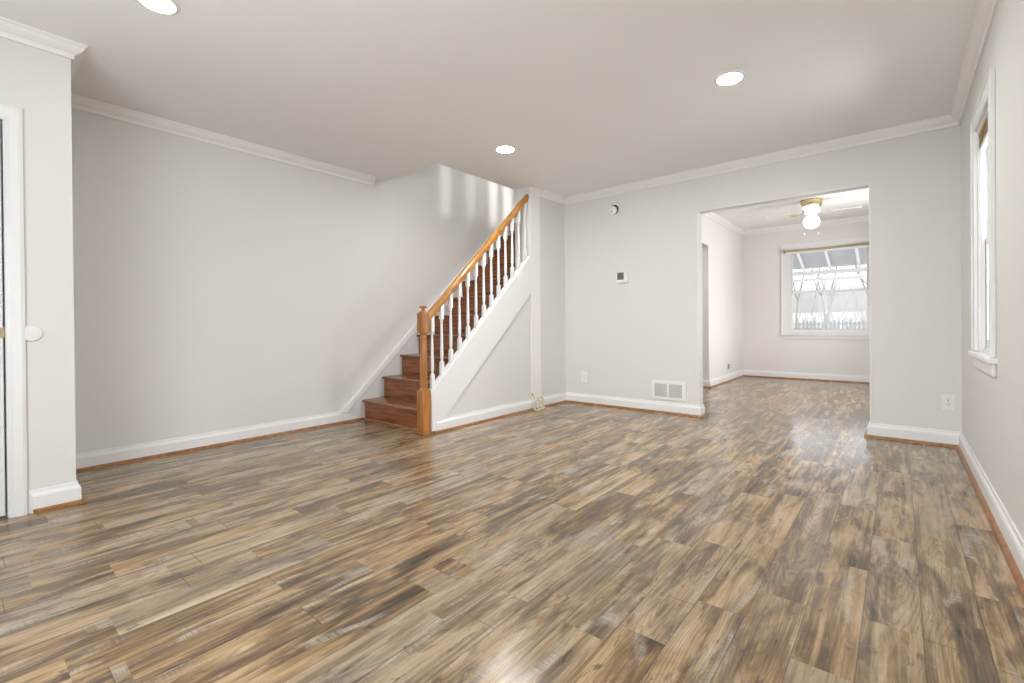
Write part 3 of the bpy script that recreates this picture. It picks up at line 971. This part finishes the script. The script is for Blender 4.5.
# round bumper on the closet wall
m = MB()
m.lathe([(0.040, 0.0), (0.041, 0.004), (0.037, 0.011), (0.020, 0.014), (0.002, 0.0145)], (PX, 1.041, 0.908), 32, 'x')
tag(m.build('wall_bumper', M['trim'], smooth=True), 'round white bumper disc on the closet wall beside the door casing', 'wall bumper')

# little metal plate on the baseboard end in the opening
m = MB()
m.box(DX1 - 0.0345, DX1 - 0.030, YB + 0.000, YB + 0.032, 0.030, 0.098)
m.lathe([(0.004, -0.036), (0.003, -0.033)], (DX1, YB + 0.016, 0.085), 8, 'x')
tag(m.build('metal_plate', M['steel'], bevel=0.001), 'small grey metal plate on the baseboard end at the right of the opening', 'metal plate')

# coil of cream cable on the floor
CB = empty('cable_coil', (1.105, 4.845, 0))
tag(CB, 'tangled coil of cream cable on the floor under the stair end', 'cable')
random.seed(4)
def loop(c, r, nrm, squash, a0, sweep_deg, name='cable'):
    nrm = Vector(nrm).normalized()
    u = nrm.orthogonal().normalized()
    v = nrm.cross(u)
    pts = []
    for i in range(40):
        a = R(a0 + sweep_deg * i / 39)
        p = Vector(c) + u * (r * math.cos(a)) + v * (r * squash * math.sin(a)) + nrm * (0.010 * math.sin(2.3 * a))
        p.z = max(0.006, p.z)
        p.x = max(XS + 0.045, p.x)
        pts.append(p)
    m = MB()
    m.tube(pts, 0.0055, 8)
    m.build(name, M['cable'], CB, smooth=True)
for args in (((1.115, 4.840, 0.058), 0.058, (0.75, -0.25, 0.25), 0.9, 20, 400), ((1.120, 4.860, 0.050), 0.052, (0.6, 0.35, 0.6), 1.0, 100, 380),
             ((1.105, 4.885, 0.075), 0.062, (0.9, 0.1, 0.2), 1.0, 200, 330), ((1.112, 4.830, 0.040), 0.045, (0.4, -0.5, 0.6), 1.1, 60, 400),
             ((1.125, 4.855, 0.035), 0.058, (0.15, 0.1, 1.0), 0.8, 0, 390)):
    loop(*args)
m = MB()
m.tube([(1.085, 4.885, 0.115), (1.078, 4.935, 0.135), (1.080, 4.985, 0.115), (1.088, 4.990, 0.07), (1.10, 4.965, 0.03), (1.112, 4.915, 0.010)], 0.0042, 8)
m.build('cable', M['cable'], CB, smooth=True)
m = MB()
m.tube([(1.090, 4.830, 0.10), (1.078, 4.815, 0.145), (1.075, 4.800, 0.165)], 0.0045, 8)
m.build('cable', M['cable'], CB, smooth=True)
m = MB()
m.tube([(1.075, 4.800, 0.163), (1.073, 4.793, 0.185)], 0.0075, 8, 0.005)
m.build('plug', M['cable_tip'], CB, smooth=True)
m = MB()
m.tube([(1.125, 4.860, 0.020), (1.128, 4.890, 0.018)], 0.010, 8)
m.build('plug', M['cable_tip'], CB, smooth=True)

# ------------------------------------------------------------------ window coverings
BL = empty('bamboo_blind', (W + 0.03, (WY0 + WY1) / 2, WZ1 - 0.12))
tag(BL, 'raised bamboo blind at the top of the right window', 'blind')
m = MB()
m.box(W + 0.002, W + 0.026, WY0 + 0.022, WY1 - 0.022, WZ1 - 0.045, WZ1 - 0.021)
m.build('head_rail', M['blind_brass'], BL)
m = MB()
for k in range(7):
    z = WZ1 - 0.058 - k * 0.0085
    m.box(W + 0.004 + 0.002 * (k % 2), W + 0.025, WY0 + 0.026, WY1 - 0.026, z, z + 0.0065)
m.build('slats', M['bamboo'], BL)
m = MB()
m.box(W + 0.003, W + 0.026, WY0 + 0.026, WY1 - 0.026, WZ1 - 0.138, WZ1 - 0.120)
m.build('bottom_rail', M['white'], BL, bevel=0.002)
m = MB()
m.tube([(W + 0.012, WY1 - 0.06, WZ1 - 0.05), (W + 0.008, WY1 - 0.055, WZ1 - 0.3), (W + 0.010, WY1 - 0.06, WZ1 - 0.55), (W + 0.014, WY1 - 0.075, WZ1 - 0.3), (W + 0.014, WY1 - 0.07, WZ1 - 0.06)], 0.002, 6)
m.build('cord', M['white'], BL, smooth=True)

SB = empty('roller_blind', ((GX0 + GX1) / 2, YF - 0.03, 2.07))
tag(SB, 'rolled khaki blind along the top of the dining room window', 'blind')
m = MB()
m.tube([(GX0 - 0.034, YF - 0.045, 2.094), (3.1, YF - 0.045, 2.084), (3.42, YF - 0.045, 2.092), (GX1 + 0.03, YF - 0.045, 2.108)], 0.020, 14)
m.build('roll', M['blind_brass'], SB, smooth=True)
for x in (GX0 - 0.047, GX1 + 0.030):
    m = MB()
    m.box(x, x + 0.012, YF - 0.075, YF - 0.018, 2.065, 2.130)
    m.build('bracket', M['blind_brass'], SB, bevel=0.002)
m = MB()
m.box(GX0 - 0.02, GX1 + 0.01, YF - 0.052, YF - 0.044, 2.040, 2.075)
m.build('hem_bar', M['trim'], SB)

# ------------------------------------------------------------------ outdoors behind the dining room
m = MB()
rows = [(YF + T, -0.4), (13, -0.3), (17, 0.05), (22, 0.48), (40, 1.25), (70, 2.1)]
for (ya_, za_), (yb_, zb__) in zip(rows, rows[1:]):
    m.poly([(-40, ya_, za_), (45, ya_, za_), (45, yb_, zb__), (-40, yb_, zb__)])
structure(m.build('ground', M['snow']), 'pale frosted yard rising behind the house', 'ground')

A = empty('patio_awning', (3.1, YF + T, 2.5))
tag(A, 'white slatted patio awning outside the dining room window', 'awning')
AX0, AX1 = 0.6, 5.4
y0_, z0_, y1_, z1_ = YF + T + 0.01, 2.84, 12.2, 2.05
slp = (z1_ - z0_) / (y1_ - y0_)
m = MB()
for k in range(12):
    ya_ = y0_ + (y1_ - y0_) * k / 12
    yb_ = y0_ + (y1_ - y0_) * (k + 1) / 12
    za_, zb__ = z0_ + slp * (ya_ - y0_), z0_ + slp * (yb_ - y0_)
    m.sweep([(ya_, za_ + 0.012), (yb_, zb__ - 0.012), (yb_, zb__ + 0.004), (ya_, za_ + 0.028)], lambda p, q, t: (t, p, q), AX0, AX1)
m.build('roof_panel', M['awning_pan'], A)
for x in (1.70, 2.16, 2.618, 3.07, 3.54, 4.00, 4.46):
    m = MB()
    m.sweep([(y0_, z0_ - 0.055), (y1_, z1_ - 0.055), (y1_, z1_ - 0.014), (y0_, z0_ - 0.014)], lambda p, q, t: (t, p, q), x - 0.024, x + 0.024)
    m.build('rafter', M['awning'], A)
m = MB()
m.box(AX0, AX1, 12.16, 12.23, 1.905, 1.99)
m.build('front_beam', M['awning'], A)
m = MB()
m.box(AX0, AX1, 12.28, 12.30, 1.850, 1.876)
m.build('gutter', M['awning'], A)
m = MB()
nsc = 46
top = 1.840
for k in range(nsc):
    xa, xb = AX0 + (AX1 - AX0) * k / nsc, AX0 + (AX1 - AX0) * (k + 1) / nsc
    w_ = xb - xa
    pr = [(xa, top), (xb, top)] + [(xb - w_ * j / 5, 1.795 - 0.022 * math.sin(math.pi * j / 5)) for j in range(6)]
    m.sweep(pr, lambda p, q, t: (p, t, q), 12.30, 12.31)
m.build('scalloped_valance', M['awning'], A)
for x in (AX0 + 0.1, AX1 - 0.1):
    m = MB()
    m.box(x - 0.04, x + 0.04, 12.15, 12.23, -0.42, 1.91)
    m.build('post', M['awning'], A)

FN = empty('picket_fence', (2.0, 22, 0.45))
tag(FN, 'grey picket fence across the yard beyond the window', 'fence')
random.seed(9)
def picket(x):
    h = 0.98 + random.uniform(-0.05, 0.05)
    m = MB()
    m.sweep([(x - 0.032, 0.40), (x + 0.032, 0.40), (x + 0.032, h - 0.05), (x, h), (x - 0.032, h - 0.05)], lambda p, q, t: (p, t, q), 21.985, 22.015)
    return m
for k in range(34):
    picket(-0.1 + 0.125 * k).build('picket', M['picket'], FN)
m = MB()
m.box(-0.3, 4.3, 22.02, 22.05, 0.62, 0.67)
m.box(-0.3, 4.3, 22.02, 22.05, 0.83, 0.87)
m.build('rail', M['picket'], FN)

def tree(x, y, zg, h, seed, label, r0=0.10, lean=0.0, spread=0.55):
    random.seed(seed)
    m = MB()
    def grow(p, d, length, r, depth):
        pts = [p]
        n = 4
        cur = p.copy()
        dd = d.copy()
        for i in range(n):
            dd = (dd + Vector((random.uniform(-.18, .18), random.uniform(-.18, .18), random.uniform(-.02, .12)))).normalized()
            cur = cur + dd * (length / n)
            pts.append(cur.copy())
        m.tube(pts, r, 5 if depth < 2 else 4, r * 0.55)
        if depth >= 4: return
        k = 4 if depth < 3 else 3
        for i in range(k):
            q = pts[random.choice((2, 3, 4))] if i else pts[-1]
            ax = Vector((random.uniform(-1, 1), random.uniform(-1, 1), random.uniform(-.2, .6)))
            nd = (dd + ax * spread * (1.0 if i else 0.5)).normalized()
            grow(q, nd, length * random.uniform(0.55, 0.8), r * 0.52, depth + 1)
    grow(Vector((x, y, zg)), Vector((lean, 0, 1)).normalized(), h * 0.38, r0, 0)
    return tag(m.build('bare_tree', M['bark']), label, 'tree', 'bare trees beyond the fence')
tree(2.25, 19.0, 0.20, 4.2, 3, 'slender bare tree in the middle of the dining window view', 0.040, 0.12, 0.75)
tree(0.45, 26.0, 0.62, 7.0, 8, 'bare tree behind the fence at the left of the window view', 0.055, 0.1, 0.8)
tree(3.9, 29.5, 0.76, 6.5, 21, 'bare tree behind the fence at the right of the window view', 0.050, -0.2, 0.8)
tree(1.3, 29.0, 0.75, 7.5, 33, 'bare tree just left of the middle, behind the fence', 0.055, 0.15, 0.85)
tree(2.9, 38.0, 1.15, 9.5, 12, 'tall bare tree far behind, right of the middle', 0.075, -0.15, 0.8)
tree(-1.5, 47.0, 1.40, 11.0, 17, 'farthest bare tree beyond the yard at the left', 0.075, 0.2, 0.8)

# thicket of bare twigs behind the fence
random.seed(31)
m = MB()
for k in range(900):
    x, y = random.uniform(-1.2, 4.2), random.uniform(23.0, 25.5)
    z0 = 0.50 + (y - 22) * 0.043
    h = random.uniform(0.5, 2.3)
    p = Vector((x, y, z0))
    pts = [p.copy()]
    d = Vector((random.uniform(-.5, .5), random.uniform(-.3, .3), 1))
    for i in range(4):
        d = (d.normalized() + Vector((random.uniform(-.35, .35), random.uniform(-.2, .2), 0.05)))
        p = p + d.normalized() * h / 4
        pts.append(p.copy())
    m.tube(pts, 0.006, 3, 0.003)
tag(m.build('brush_thicket', M['twig']), 'pale tangle of bare brush behind the picket fence', 'brush', kind='stuff')
